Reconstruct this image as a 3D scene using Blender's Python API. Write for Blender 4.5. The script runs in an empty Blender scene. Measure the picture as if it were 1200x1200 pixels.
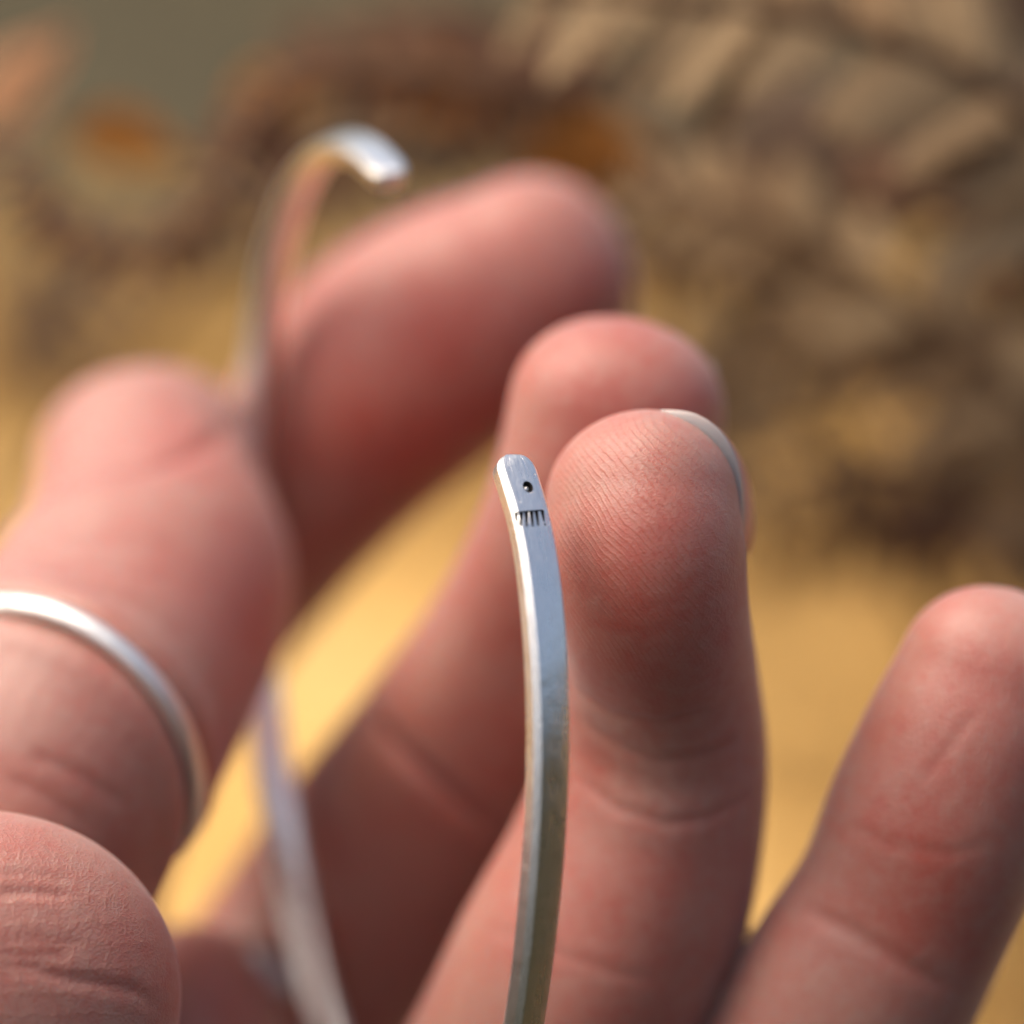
import bpy, bmesh, math, random
import numpy as np
from mathutils import Vector, Matrix
from mathutils.bvhtree import BVHTree
import openvdb

random.seed(7)
RNG = np.random.default_rng(7)
SC = bpy.context.scene
COL = SC.collection
R = math.radians

# ------------------------------------------------------------------ camera
FOCUS = 350.0                     # mm to the plane of sharp focus
PXMM = 17.91                      # photograph pixels per mm in that plane
PITCH = 22.0
CAM_H = 0.27
cam_data = bpy.data.cameras.new("camera")
cam = bpy.data.objects.new("camera", cam_data)
COL.objects.link(cam)
cam.location = (0, 0, CAM_H)
cam.rotation_euler = (R(90 - PITCH), 0, 0)
cam_data.sensor_width = 36.0
cam_data.lens = 36.0 * FOCUS / (1200.0 / PXMM)
cam_data.clip_start = 0.01
cam_data.clip_end = 500.0
cam_data.dof.use_dof = True
cam_data.dof.focus_distance = (FOCUS + 0.3) / 1000.0
cam_data.dof.aperture_fstop = cam_data.lens / 23.0
SC.camera = cam
CM = Matrix.Translation(cam.location) @ cam.rotation_euler.to_matrix().to_4x4()
CR = np.array(CM.to_3x3())
CT = np.array(CM.translation)

# ------------------------------------------------------------------ sky, sun, exposure
SUN_EL, SUN_ROT = 58.0, -80.0
world = bpy.data.worlds.new("World")
SC.world = world
world.use_nodes = True
nt = world.node_tree
sky = nt.nodes.new("ShaderNodeTexSky")
sky.sky_type = 'NISHITA'
sky.sun_disc = False
sky.sun_elevation = R(SUN_EL)
sky.sun_rotation = R(SUN_ROT)
sky.air_density = 1.0
sky.dust_density = 8.0
nt.links.new(sky.outputs[0], nt.nodes["Background"].inputs[0])
nt.nodes["Background"].inputs[1].default_value = 0.15
sun_data = bpy.data.lights.new("sun", 'SUN')
sun_data.energy = 0.8
sun_data.angle = R(60)
sun_data.color = (1.0, 0.93, 0.82)
sun = bpy.data.objects.new("sun", sun_data)
COL.objects.link(sun)
sd = Vector((math.sin(R(SUN_ROT)) * math.cos(R(SUN_EL)), math.cos(R(SUN_ROT)) * math.cos(R(SUN_EL)), math.sin(R(SUN_EL))))
sun.rotation_euler = sd.to_track_quat('Z', 'Y').to_euler()
SC.view_settings.view_transform = 'Standard'
SC.view_settings.look = 'None'
SC.view_settings.gamma = 1.0
SC.view_settings.exposure = 0.72
SC.cycles.max_bounces = 6
SC.cycles.diffuse_bounces = 3
SC.cycles.glossy_bounces = 4
SC.cycles.transmission_bounces = 4
SC.cycles.use_denoising = True

# ------------------------------------------------------------------ helpers
# "hand space": millimetres, x right, y up, z away from the viewer, origin at the focused fingertip plane
def P(px, py, dz):
    s = PXMM * FOCUS / (FOCUS + dz)
    return np.array([(px - 600) / s, (600 - py) / s, dz])

def to_world(a):
    a = np.atleast_2d(np.asarray(a, float))
    c = np.stack([a[:, 0], a[:, 1], -(a[:, 2] + FOCUS)], 1) * 0.001
    return c @ CR.T + CT

def wdir(v):
    v = np.asarray(v, float)
    return Vector(CR @ np.array([v[0], v[1], -v[2]]))

def nrm(v):
    return v / np.linalg.norm(v)

def proj(a):
    s = PXMM * FOCUS / (FOCUS + a[:, 2])
    return np.stack([600 + a[:, 0] * s, 600 - a[:, 1] * s], 1)

def tag(o, label=None, cat=None, group=None, kind=None):
    for k, v in (("label", label), ("category", cat), ("group", group), ("kind", kind)):
        if v:
            o[k] = v
    return o

def mesh_obj(name, verts, faces, mat=None, parent=None, smooth=True, origin=None):
    """verts in world metres; origin: a world point that becomes the object's origin"""
    verts = np.asarray(verts, float)
    og = np.asarray(origin, float) if origin is not None else np.zeros(3)
    me = bpy.data.meshes.new(name)
    me.from_pydata((verts - og).tolist(), [], [tuple(f) for f in faces])
    if smooth:
        me.polygons.foreach_set("use_smooth", [True] * len(me.polygons))
    me.update()
    o = bpy.data.objects.new(name, me)
    COL.objects.link(o)
    if mat:
        me.materials.append(mat)
    if parent is not None:
        o.parent = parent
        o.location = Vector(og) - parent.location
    else:
        o.location = og
    return o

class Nodes:
    def __init__(self, name):
        self.m = bpy.data.materials.new(name)
        self.m.use_nodes = True
        self.t = self.m.node_tree
        self.b = self.t.nodes["Principled BSDF"]
    def new(self, typ, **kw):
        n = self.t.nodes.new(typ)
        for k, v in kw.items():
            if k.startswith("i_"):
                key = k[2:]
                n.inputs[int(key) if key.isdigit() else key.replace("_", " ")].default_value = v
            else:
                setattr(n, k, v)
        return n
    def link(self, a, b):
        self.t.links.new(a, b)
    def math(self, op, a, b=None, c=None, clamp=False):
        n = self.new("ShaderNodeMath", operation=op, use_clamp=clamp)
        for i, x in enumerate((a, b, c)):
            if x is None:
                continue
            if isinstance(x, (int, float)):
                n.inputs[i].default_value = x
            else:
                self.link(x, n.inputs[i])
        return n.outputs[0]
    def attr(self, name):
        return self.new("ShaderNodeAttribute", attribute_name=name)
    def noise(self, vec, scale, detail=4, rough=0.5, dist=0.0):
        n = self.new("ShaderNodeTexNoise", i_Scale=scale, i_Detail=detail, i_Roughness=rough, i_Distortion=dist)
        if vec is not None:
            self.link(vec, n.inputs["Vector"])
        return n
    def ramp(self, fac, stops):
        n = self.new("ShaderNodeValToRGB")
        el = n.color_ramp.elements
        while len(el) < len(stops):
            el.new(0.5)
        for e, (p, c) in zip(el, stops):
            e.position = p
            e.color = (c[0], c[1], c[2], 1) if not isinstance(c, (int, float)) else (c, c, c, 1)
        self.link(fac, n.inputs[0])
        return n.outputs[0]
    def mix(self, fac, a, b, blend='MIX'):
        n = self.new("ShaderNodeMix", data_type='RGBA', blend_type=blend)
        for idx, x in ((0, fac), (6, a), (7, b)):
            if isinstance(x, (int, float)):
                n.inputs[idx].default_value = x
            elif isinstance(x, tuple):
                n.inputs[idx].default_value = (x[0], x[1], x[2], 1)
            else:
                self.link(x, n.inputs[idx])
        return n.outputs[2]
    def vmul(self, vec, s):
        n = self.new("ShaderNodeVectorMath", operation='MULTIPLY')
        self.link(vec, n.inputs[0])
        n.inputs[1].default_value = s
        return n.outputs[0]
    def bump(self, h, strength, dist, normal=None):
        n = self.new("ShaderNodeBump")
        n.inputs["Strength"].default_value = strength
        n.inputs["Distance"].default_value = dist
        self.link(h, n.inputs["Height"])
        if normal is not None:
            self.link(normal, n.inputs["Normal"])
        return n.outputs[0]
    def set(self, **kw):
        for k, v in kw.items():
            self.b.inputs[k.replace("_", " ")].default_value = v

# ------------------------------------------------------------------ materials
def skin_material():
    n = Nodes("skin")
    co = n.attr("skin_co").outputs["Vector"]          # millimetres
    flush = n.attr("flush").outputs["Fac"]
    ramt = n.attr("ridge_amount").outputs["Fac"]
    phase = n.attr("ridge_phase").outputs["Fac"]
    wamt = n.attr("wrinkle").outputs["Fac"]
    big = n.noise(co, 0.16, 3, 0.55).outputs["Fac"]
    mid = n.noise(co, 0.9, 4, 0.6).outputs["Fac"]
    fine = n.noise(co, 5.0, 3, 0.6).outputs["Fac"]
    pale = (0.40, 0.190, 0.142)
    red = (0.375, 0.063, 0.038)
    f = n.math('ADD', n.math('MULTIPLY', flush, 0.85), n.math('MULTIPLY', n.math('SUBTRACT', big, 0.5), 1.3))
    f = n.math('ADD', f, n.math('MULTIPLY', n.math('SUBTRACT', mid, 0.5), 1.0), clamp=True)
    col = n.mix(f, pale, red)
    col = n.mix(n.math('MULTIPLY', n.math('SUBTRACT', fine, 0.3), 0.22, clamp=True), col, (0.62, 0.36, 0.30))
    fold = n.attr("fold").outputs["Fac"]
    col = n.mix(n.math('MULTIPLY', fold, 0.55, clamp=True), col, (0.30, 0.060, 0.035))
    # friction ridges
    warp = n.noise(co, 0.22, 2, 0.5).outputs["Fac"]
    warp2 = n.noise(co, 2.2, 2, 0.5).outputs["Fac"]
    ph = n.math('ADD', phase, n.math('MULTIPLY', n.math('SUBTRACT', warp, 0.5), 1.15))
    ph = n.math('ADD', ph, n.math('MULTIPLY', n.math('SUBTRACT', warp2, 0.5), 0.12))
    s = n.math('SINE', n.math('MULTIPLY', ph, 2 * math.pi / 0.39))
    s01 = n.math('MULTIPLY_ADD', s, 0.5, 0.5)
    groove = n.math('POWER', s01, 3.2)                        # 1 in the groove
    brk = n.noise(co, 1.5, 3, 0.6).outputs["Fac"]
    brk = n.math('MULTIPLY_ADD', brk, 2.6, -0.65, clamp=True)
    groove = n.math('MULTIPLY', n.math('MULTIPLY', groove, brk), ramt)
    col = n.mix(n.math('MULTIPLY', groove, 0.5), col, (0.36, 0.085, 0.05))  # occlusion shade inside the grooves, put into the skin colour
    # fine crosshatched skin
    v1 = n.new("ShaderNodeTexVoronoi", feature='DISTANCE_TO_EDGE', i_Scale=1.0, i_Randomness=0.9)
    wob = n.new("ShaderNodeVectorMath", operation='ADD')
    nz = n.noise(co, 0.7, 3, 0.5)
    n.link(n.vmul(nz.outputs["Color"], (1.7, 1.5, 1.5)), wob.inputs[0]); n.link(co, wob.inputs[1])
    n.link(n.vmul(wob.outputs[0], (0.85, 1.5, 0.85)), v1.inputs["Vector"])
    c1 = n.math('SUBTRACT', 1.0, n.math('MULTIPLY', v1.outputs["Distance"], 7.0, clamp=True))
    v2 = n.new("ShaderNodeTexVoronoi", feature='DISTANCE_TO_EDGE', i_Scale=2.9, i_Randomness=1.0)
    n.link(n.vmul(co, (0.9, 1.3, 1.0)), v2.inputs["Vector"])
    c2 = n.math('SUBTRACT', 1.0, n.math('MULTIPLY', v2.outputs["Distance"], 5.0, clamp=True))
    # lengthwise and crosswise knuckle lines
    sep = n.new("ShaderNodeSeparateXYZ"); n.link(wob.outputs[0], sep.inputs[0])
    lx = n.math('POWER', n.math('MULTIPLY_ADD', n.math('SINE', n.math('MULTIPLY', sep.outputs[0], 5.6)), 0.5, 0.5), 6.0)
    ly = n.math('POWER', n.math('MULTIPLY_ADD', n.math('SINE', n.math('MULTIPLY', sep.outputs[1], 4.3)), 0.5, 0.5), 6.0)
    lx = n.math('MULTIPLY', lx, brk)
    wr = n.math('ADD', n.math('MULTIPLY', c1, 0.16), n.math('ADD', n.math('MULTIPLY', lx, 0.6), n.math('MULTIPLY', ly, 0.5)))
    wr = n.math('MULTIPLY', wr, wamt)
    col = n.mix(n.math('MULTIPLY', wr, 0.22, clamp=True), col, (0.40, 0.14, 0.085))
    n.link(col, n.b.inputs["Base Color"])
    h = n.math('ADD', n.math('MULTIPLY', groove, -0.033), n.math('MULTIPLY', wr, -0.045))
    h = n.math('ADD', h, n.math('MULTIPLY', n.math('MULTIPLY', c2, n.math('MULTIPLY_ADD', wamt, 1.6, 0.6)), -0.012))
    h = n.math('ADD', h, n.math('MULTIPLY', fine, 0.03))
    h = n.math('ADD', h, n.math('MULTIPLY', mid, 0.05))
    nb = n.bump(h, 1.0, 0.001)
    n.link(nb, n.b.inputs["Normal"])
    n.set(Roughness=0.46, Sheen_Weight=0.22, Sheen_Roughness=0.45, Subsurface_Weight=0.8, Subsurface_Scale=0.0022)
    n.b.inputs["Subsurface Radius"].default_value = (1.0, 0.33, 0.2)
    n.b.inputs["Specular IOR Level"].default_value = 0.5
    n.b.inputs["Sheen Tint"].default_value = (0.92, 0.86, 0.88, 1)
    return n.m

def nail_material():
    n = Nodes("nail")
    tip = n.attr("free_edge").outputs["Fac"]
    col = n.mix(tip, (0.62, 0.28, 0.235), (0.44, 0.39, 0.36))
    n.link(col, n.b.inputs["Base Color"])
    n.set(Roughness=0.42, Subsurface_Weight=0.6, Subsurface_Scale=0.0012)
    n.b.inputs["Subsurface Radius"].default_value = (1.0, 0.6, 0.45)
    return n.m

def silver_material(name="brushed_silver", rough=0.29, scratch=1.0, tint=(0.93, 0.895, 0.83)):
    n = Nodes(name)
    co = n.attr("metal_co").outputs["Vector"]         # x along the strip, y across (mm)
    br = n.noise(n.vmul(co, (0.7, 16.0, 16.0)), 1.0, 4, 0.65).outputs["Fac"]
    br2 = n.noise(n.vmul(co, (0.3, 5.0, 5.0)), 1.0, 3, 0.6).outputs["Fac"]
    pits = n.new("ShaderNodeTexVoronoi", feature='F1', i_Scale=1.0)
    n.link(n.vmul(co, (1.7, 2.6, 2.6)), pits.inputs["Vector"])
    pit = n.math('SUBTRACT', 1.0, n.math('MULTIPLY', pits.outputs["Distance"], 9.0, clamp=True))
    blot = n.noise(co, 0.8, 4, 0.6).outputs["Fac"]
    sc1 = n.math('MULTIPLY_ADD', br, 3.2, -1.1, clamp=True)
    n.link(n.mix(n.math('MULTIPLY', sc1, 0.42), tint, (tint[0]*.62, tint[1]*.62, tint[2]*.62)), n.b.inputs["Base Color"])
    n.link(n.math('ADD', rough - 0.11, n.math('MULTIPLY', n.math('ADD', n.math('MULTIPLY', br2, 0.6), n.math('MULTIPLY', blot, 0.4)), 0.22)), n.b.inputs["Roughness"])
    h = n.math('ADD', n.math('MULTIPLY', br, 0.018 * scratch), n.math('MULTIPLY', br2, 0.030 * scratch))
    h = n.math('SUBTRACT', h, n.math('MULTIPLY', pit, 0.03 * scratch))
    h = n.math('ADD', h, n.math('MULTIPLY', blot, 0.05 * scratch))
    n.link(n.bump(h, 1.0, 0.001), n.b.inputs["Normal"])
    n.set(Metallic=1.0)
    return n.m

def oxide_material():
    n = Nodes("oxidised_recess")
    tc = n.new("ShaderNodeTexCoord")
    nz = n.noise(tc.outputs["Object"], 9000, 3).outputs["Fac"]
    n.link(n.ramp(nz, [(0.3, (0.006, 0.004, 0.003)), (0.8, (0.035, 0.022, 0.016))]), n.b.inputs["Base Color"])
    n.set(Roughness=0.75, Metallic=0.0)
    return n.m

def plant_material(name, c1, c2, scale=60, trans=0.25):
    n = Nodes(name)
    tc = n.new("ShaderNodeTexCoord")
    oi = n.new("ShaderNodeObjectInfo")
    nz = n.noise(tc.outputs["Object"], scale, 4, 0.6).outputs["Fac"]
    f = n.math('ADD', n.math('MULTIPLY', nz, 0.8), n.math('MULTIPLY', n.math('SUBTRACT', oi.outputs["Random"], 0.5), 0.9), clamp=True)
    n.link(n.mix(f, c1, c2), n.b.inputs["Base Color"])
    n.link(n.bump(nz, 0.4, 0.001), n.b.inputs["Normal"])
    n.set(Roughness=0.8)
    n.b.inputs["Specular IOR Level"].default_value = 0.12
    n.b.inputs["Transmission Weight"].default_value = 0.0
    if trans:
        tb = n.new("ShaderNodeBsdfTranslucent")
        n.link(n.mix(f, c1, c2), tb.inputs["Color"])
        mx = n.new("ShaderNodeMixShader")
        mx.inputs[0].default_value = trans
        n.link(n.b.outputs[0], mx.inputs[1]); n.link(tb.outputs[0], mx.inputs[2])
        n.link(mx.outputs[0], n.t.nodes["Material Output"].inputs["Surface"])
    return n.m

def ground_material():
    n = Nodes("straw_litter")
    tc = n.new("ShaderNodeTexCoord")
    co = tc.outputs["Object"]
    a = n.noise(co, 3.0, 3, 0.5).outputs["Fac"]
    b = n.noise(co, 22.0, 4, 0.6).outputs["Fac"]
    c = n.noise(co, 150.0, 4, 0.6).outputs["Fac"]
    gold = n.ramp(n.math('ADD', n.math('MULTIPLY', b, 0.6), n.math('MULTIPLY', c, 0.4)),
                  [(0.28, (0.32, 0.16, 0.042)), (0.5, (0.59, 0.35, 0.105)), (0.75, (0.74, 0.51, 0.22))])
    moss = n.ramp(c, [(0.3, (0.047, 0.037, 0.019)), (0.7, (0.105, 0.087, 0.048))])
    # the straw lies in a patch in front; moss and turf take over beyond it
    sep = n.new("ShaderNodeSeparateXYZ"); n.link(co, sep.inputs[0])
    edge = n.math('ADD', sep.outputs[1], n.math('MULTIPLY', n.math('SUBTRACT', a, 0.5), 0.25))
    f = n.math('MULTIPLY_ADD', edge, 10.0, -6.9, clamp=True)
    unseen_soil = n.ramp(c, [(0.3, (0.012, 0.011, 0.005)), (0.7, (0.034, 0.031, 0.012))])  # ground out of view, coloured dark so the silver mirrors it dark
    g = n.math('MULTIPLY_ADD', edge, -14.0, 6.3, clamp=True)
    n.link(n.mix(g, n.mix(f, gold, moss), unseen_soil), n.b.inputs["Base Color"])
    n.link(n.bump(n.math('ADD', b, n.math('MULTIPLY', c, 0.3)), 0.7, 0.01), n.b.inputs["Normal"])
    n.set(Roughness=0.9)
    n.b.inputs["Specular IOR Level"].default_value = 0.12
    return n.m

M_SKIN = skin_material()
M_NAIL = nail_material()
M_SILVER = silver_material()
M_RING = silver_material("matte_silver", 0.46, 0.6, (0.90, 0.85, 0.78))
M_DULL = silver_material("dull_silver", 0.50, 0.8, (0.60, 0.58, 0.54))
M_OXIDE = oxide_material()

# ------------------------------------------------------------------ setting: ground
def build_ground():
    ys = [-30, -8, -2, -0.6] + list(np.linspace(-0.3, 2.2, 70)) + [3, 5, 9, 20, 60]
    xs = [-60, -20, -6, -2] + list(np.linspace(-1.0, 1.0, 60)) + [2, 6, 20, 60]
    V, F = [], []
    for y in ys:
        for x in xs:
            near = max(0.0, 1 - max(abs(x), abs(y - 0.8)) / 2.0)
            z = near * 0.012 * (math.sin(x * 9.1 + y * 4.0) + math.sin(y * 13.3 - x * 5.1) + 0.6 * math.sin(x * 31 + y * 27))
            V.append((x, y, z))
    nx = len(xs)
    for j in range(len(ys) - 1):
        for i in range(nx - 1):
            a = j * nx + i
            F.append((a, a + 1, a + nx + 1, a + nx))
    o = mesh_obj("ground", V, F, ground_material())
    tag(o, kind="structure")
    return o
build_ground()

def build_straw():
    V, F = [], []
    for k in range(9000):
        x = RNG.uniform(-0.32, 0.32); y = RNG.uniform(0.44, 0.74)
        L = RNG.uniform(0.02, 0.07); a = RNG.uniform(0, 2 * math.pi); w = RNG.uniform(0.0005, 0.0012)
        rise = RNG.uniform(0.0, 0.012); z = RNG.uniform(0.0, 0.01)
        d = np.array([math.cos(a), math.sin(a), 0]); s = np.array([-d[1], d[0], 0]) * w
        p0 = np.array([x, y, z]); p1 = p0 + d * L * 0.5 + np.array([0, 0, rise]); p2 = p0 + d * L
        i = len(V)
        V += [p0 - s, p0 + s, p1 + s, p1 - s, p2, p1 + np.array([0, 0, w])]
        F += [(i, i + 1, i + 5), (i + 1, i + 2, i + 5), (i, i + 5, i + 3), (i + 3, i + 5, i + 4), (i + 5, i + 2, i + 4)]
    o = mesh_obj("straw", V, F, plant_material("straw", (0.38, 0.215, 0.060), (0.60, 0.415, 0.165), 40, 0.2), smooth=False)
    tag(o, "loose golden dry straw covering the ground beneath the hand", "straw", kind="stuff")
build_straw()

def build_wood():
    """trees behind the viewer: only their dark green reflection shows in the silver"""
    n = 16000
    ang = RNG.uniform(R(-105), R(-8), n)
    rad = RNG.uniform(5.0, 7.5, n)
    top = 1.9 + 0.5 * np.sin(ang * 5.0) + 0.5 * np.sin(ang * 13)
    z = RNG.uniform(0, 1, n) ** 0.8 * top
    s = RNG.uniform(0.10, 0.22, n)
    c = np.stack([rad * np.cos(ang), rad * np.sin(ang), z], 1)
    a = RNG.normal(size=(n, 3)); a /= np.linalg.norm(a, axis=1)[:, None]
    b = np.cross(a, RNG.normal(size=(n, 3))); b /= np.linalg.norm(b, axis=1)[:, None]
    s = s[:, None]
    V = np.stack([c - a * s, c + b * s * .5, c + a * s, c - b * s * .5], 1).reshape(-1, 3)
    F = np.arange(4 * n).reshape(-1, 4)
    o = mesh_obj("woodland", V, F, plant_material("woodland_leaves", (0.008, 0.018, 0.004), (0.024, 0.046, 0.010), 2, 0.2), smooth=False)
    tag(o, "dark green wood mirrored in the silver", "woodland", kind="stuff")
build_wood()

# ------------------------------------------------------------------ the hand
def catmull(st, step=0.7):
    st = np.array(st, float)
    ext = np.vstack([2 * st[0] - st[1], st, 2 * st[-1] - st[-2]])
    out = []
    for i in range(1, len(ext) - 2):
        p0, p1, p2, p3 = ext[i - 1:i + 3]
        L = np.linalg.norm(p2[:3] - p1[:3])
        k = max(2, int(L / step))
        for t in np.linspace(0, 1, k, endpoint=False):
            out.append(0.5 * ((2 * p1) + (-p0 + p2) * t + (2 * p0 - 5 * p1 + 4 * p2 - p3) * t * t + (-p0 + 3 * p1 - 3 * p2 + p3) * t ** 3))
    out.append(ext[-2])
    return np.array(out)

class Limb:
    """a finger: spine of (px, py, dz, half-width px, thickness ratio) from the tip inwards; cap = tip length / radius"""
    def __init__(self, st, dorsal, cap=0.95, nseg=40, power=2.15, tipdir=None):
        rows = []
        for s in st:
            px, py, dz, r = s[:4]
            k = s[4] if len(s) > 4 else 0.9
            c = P(px, py, dz)
            rows.append([c[0], c[1], c[2], r / (PXMM * FOCUS / (FOCUS + dz)), k])
        S = catmull(rows)
        t = np.gradient(S[:, :3], axis=0)
        t /= np.linalg.norm(t, axis=1)[:, None]
        # tip cap
        td = nrm(np.array(tipdir, float)) if tipdir is not None else -t[0]
        r0, k0 = S[0, 3], S[0, 4]
        L = cap * r0
        capr = []
        for a in np.linspace(0.985, 0.06, 12):
            f = math.sqrt(max(0.0, 1 - a ** 2.3))
            capr.append(np.r_[S[0, :3] + td * L * a, r0 * max(f, 0.03), k0])
        capr = np.array(capr)
        tc = np.repeat(-td[None], len(capr), 0)
        w = np.linspace(0, 0.7, len(capr))[:, None]
        tc = tc * (1 - w) + t[0] * w
        self.S = np.vstack([capr, S])
        self.T = np.vstack([tc, t])
        self.T /= np.linalg.norm(self.T, axis=1)[:, None]
        d = np.array(dorsal, float)
        self.D = d - (self.T @ d)[:, None] * self.T
        self.D /= np.linalg.norm(self.D, axis=1)[:, None]
        self.W = np.cross(self.T, self.D)
        self.nseg, self.power = nseg, power
        seg = np.linalg.norm(np.diff(self.S[:, :3], axis=0), axis=1)
        self.arc = np.r_[0, np.cumsum(seg)]
    def ring(self, i, grow=0.0):
        a = np.linspace(0, 2 * math.pi, self.nseg, endpoint=False)
        return np.array([self.surf(i, x, grow) for x in a])
    def surf(self, i, phi, grow=0.0):
        """phi = 0 at the middle of the back of the finger"""
        c, sn = math.cos(phi), math.sin(phi)
        q = 2 / self.power
        r = self.S[i, 3]
        u = math.copysign(abs(sn) ** q, sn) * (r + grow)
        v = math.copysign(abs(c) ** q, c) * (r * self.S[i, 4] + grow)
        return self.S[i, :3] + self.W[i] * u + self.D[i] * v
    def mesh(self):
        n, k = len(self.S), self.nseg
        V = np.vstack([self.ring(i) for i in range(n)])
        F = []
        for i in range(n - 1):
            for j in range(k):
                a, b = i * k + j, i * k + (j + 1) % k
                F.append((a, b, b + k)); F.append((a, b + k, a + k))
        V = np.vstack([V, self.S[0, :3], self.S[-1, :3]])
        for j in range(k):
            F.append((n * k, (j + 1) % k, j))
            F.append((n * k + 1, (n - 1) * k + j, (n - 1) * k + (j + 1) % k))
        return V, np.array(F)

RING_F = Limb([(752, 595, 6.0, 116, .86), (756, 650, 5.2, 117, .90), (765, 712, 6.4, 110, .92), (774, 780, 11.0, 112, .9),
               (772, 860, 15.0, 127, .86), (758, 950, 17.0, 138, .88), (728, 1050, 18.5, 150, .9), (680, 1145, 20.0, 153, .92),
               (610, 1270, 23, 145, .92), (520, 1420, 28, 150, .95), (440, 1560, 34, 150, 1.0)],
              dorsal=(0.6, 0.4, 0.7), cap=0.96)
MIDDLE_F = Limb([(722, 486, 20, 124, .9), (708, 560, 21, 125, .9), (678, 650, 24, 124, .9), (625, 760, 31, 126, .9),
                 (545, 890, 40, 138, .9), (450, 1020, 47, 146, .92), (345, 1165, 51, 142, .92), (260, 1290, 52, 150, .95),
                 (200, 1420, 50, 150, 1.0)], dorsal=(0.1, 0.1, 0.99), cap=0.9)
INDEX_F = Limb([(622, 326, 46, 120, .85), (568, 362, 47, 138, .88), (468, 430, 50, 148, .88), (385, 522, 54, 132, .9),
                (300, 620, 58, 124, .92), (200, 740, 62, 128, .92), (110, 880, 62, 130, .92), (50, 1050, 58, 135, .95),
                (50, 1240, 52, 145, 1.0), (70, 1400, 48, 150, 1.0)], dorsal=(0.15, 0.0, 0.98), cap=0.98, tipdir=(.85, .42, 0))
PINKY_F = Limb([(1162, 802, 11, 112, .9), (1134, 872, 11, 122, .9), (1100, 960, 12, 129, .9), (1060, 1060, 14, 128, .9),
                (1010, 1150, 16, 136, .9), (940, 1270, 19, 134, .92), (850, 1410, 23, 130, .95), (770, 1540, 27, 130, 1.0)],
               dorsal=(0.3, 0.0, 0.95), cap=1.0)
THUMB_F = Limb([(170, 548, 43, 124, .86), (174, 612, 39, 144, .88), (172, 680, 35, 170, .92), (132, 765, 29.5, 176, .95),
                (74, 862, 23, 184, .97), (22, 960, 22, 178, .97), (-12, 1060, 23, 174, 1.0), (-30, 1200, 24, 185, 1.0), (-50, 1400, 26, 215, 1.0)],
               dorsal=(-0.15, 0.55, -0.8), cap=0.98)

VOX = 0.36
def smin(a, b, k):
    h = np.clip(0.5 + 0.5 * (b - a) / k, 0, 1)
    return b * (1 - h) + a * h - k * h * (1 - h)

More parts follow.
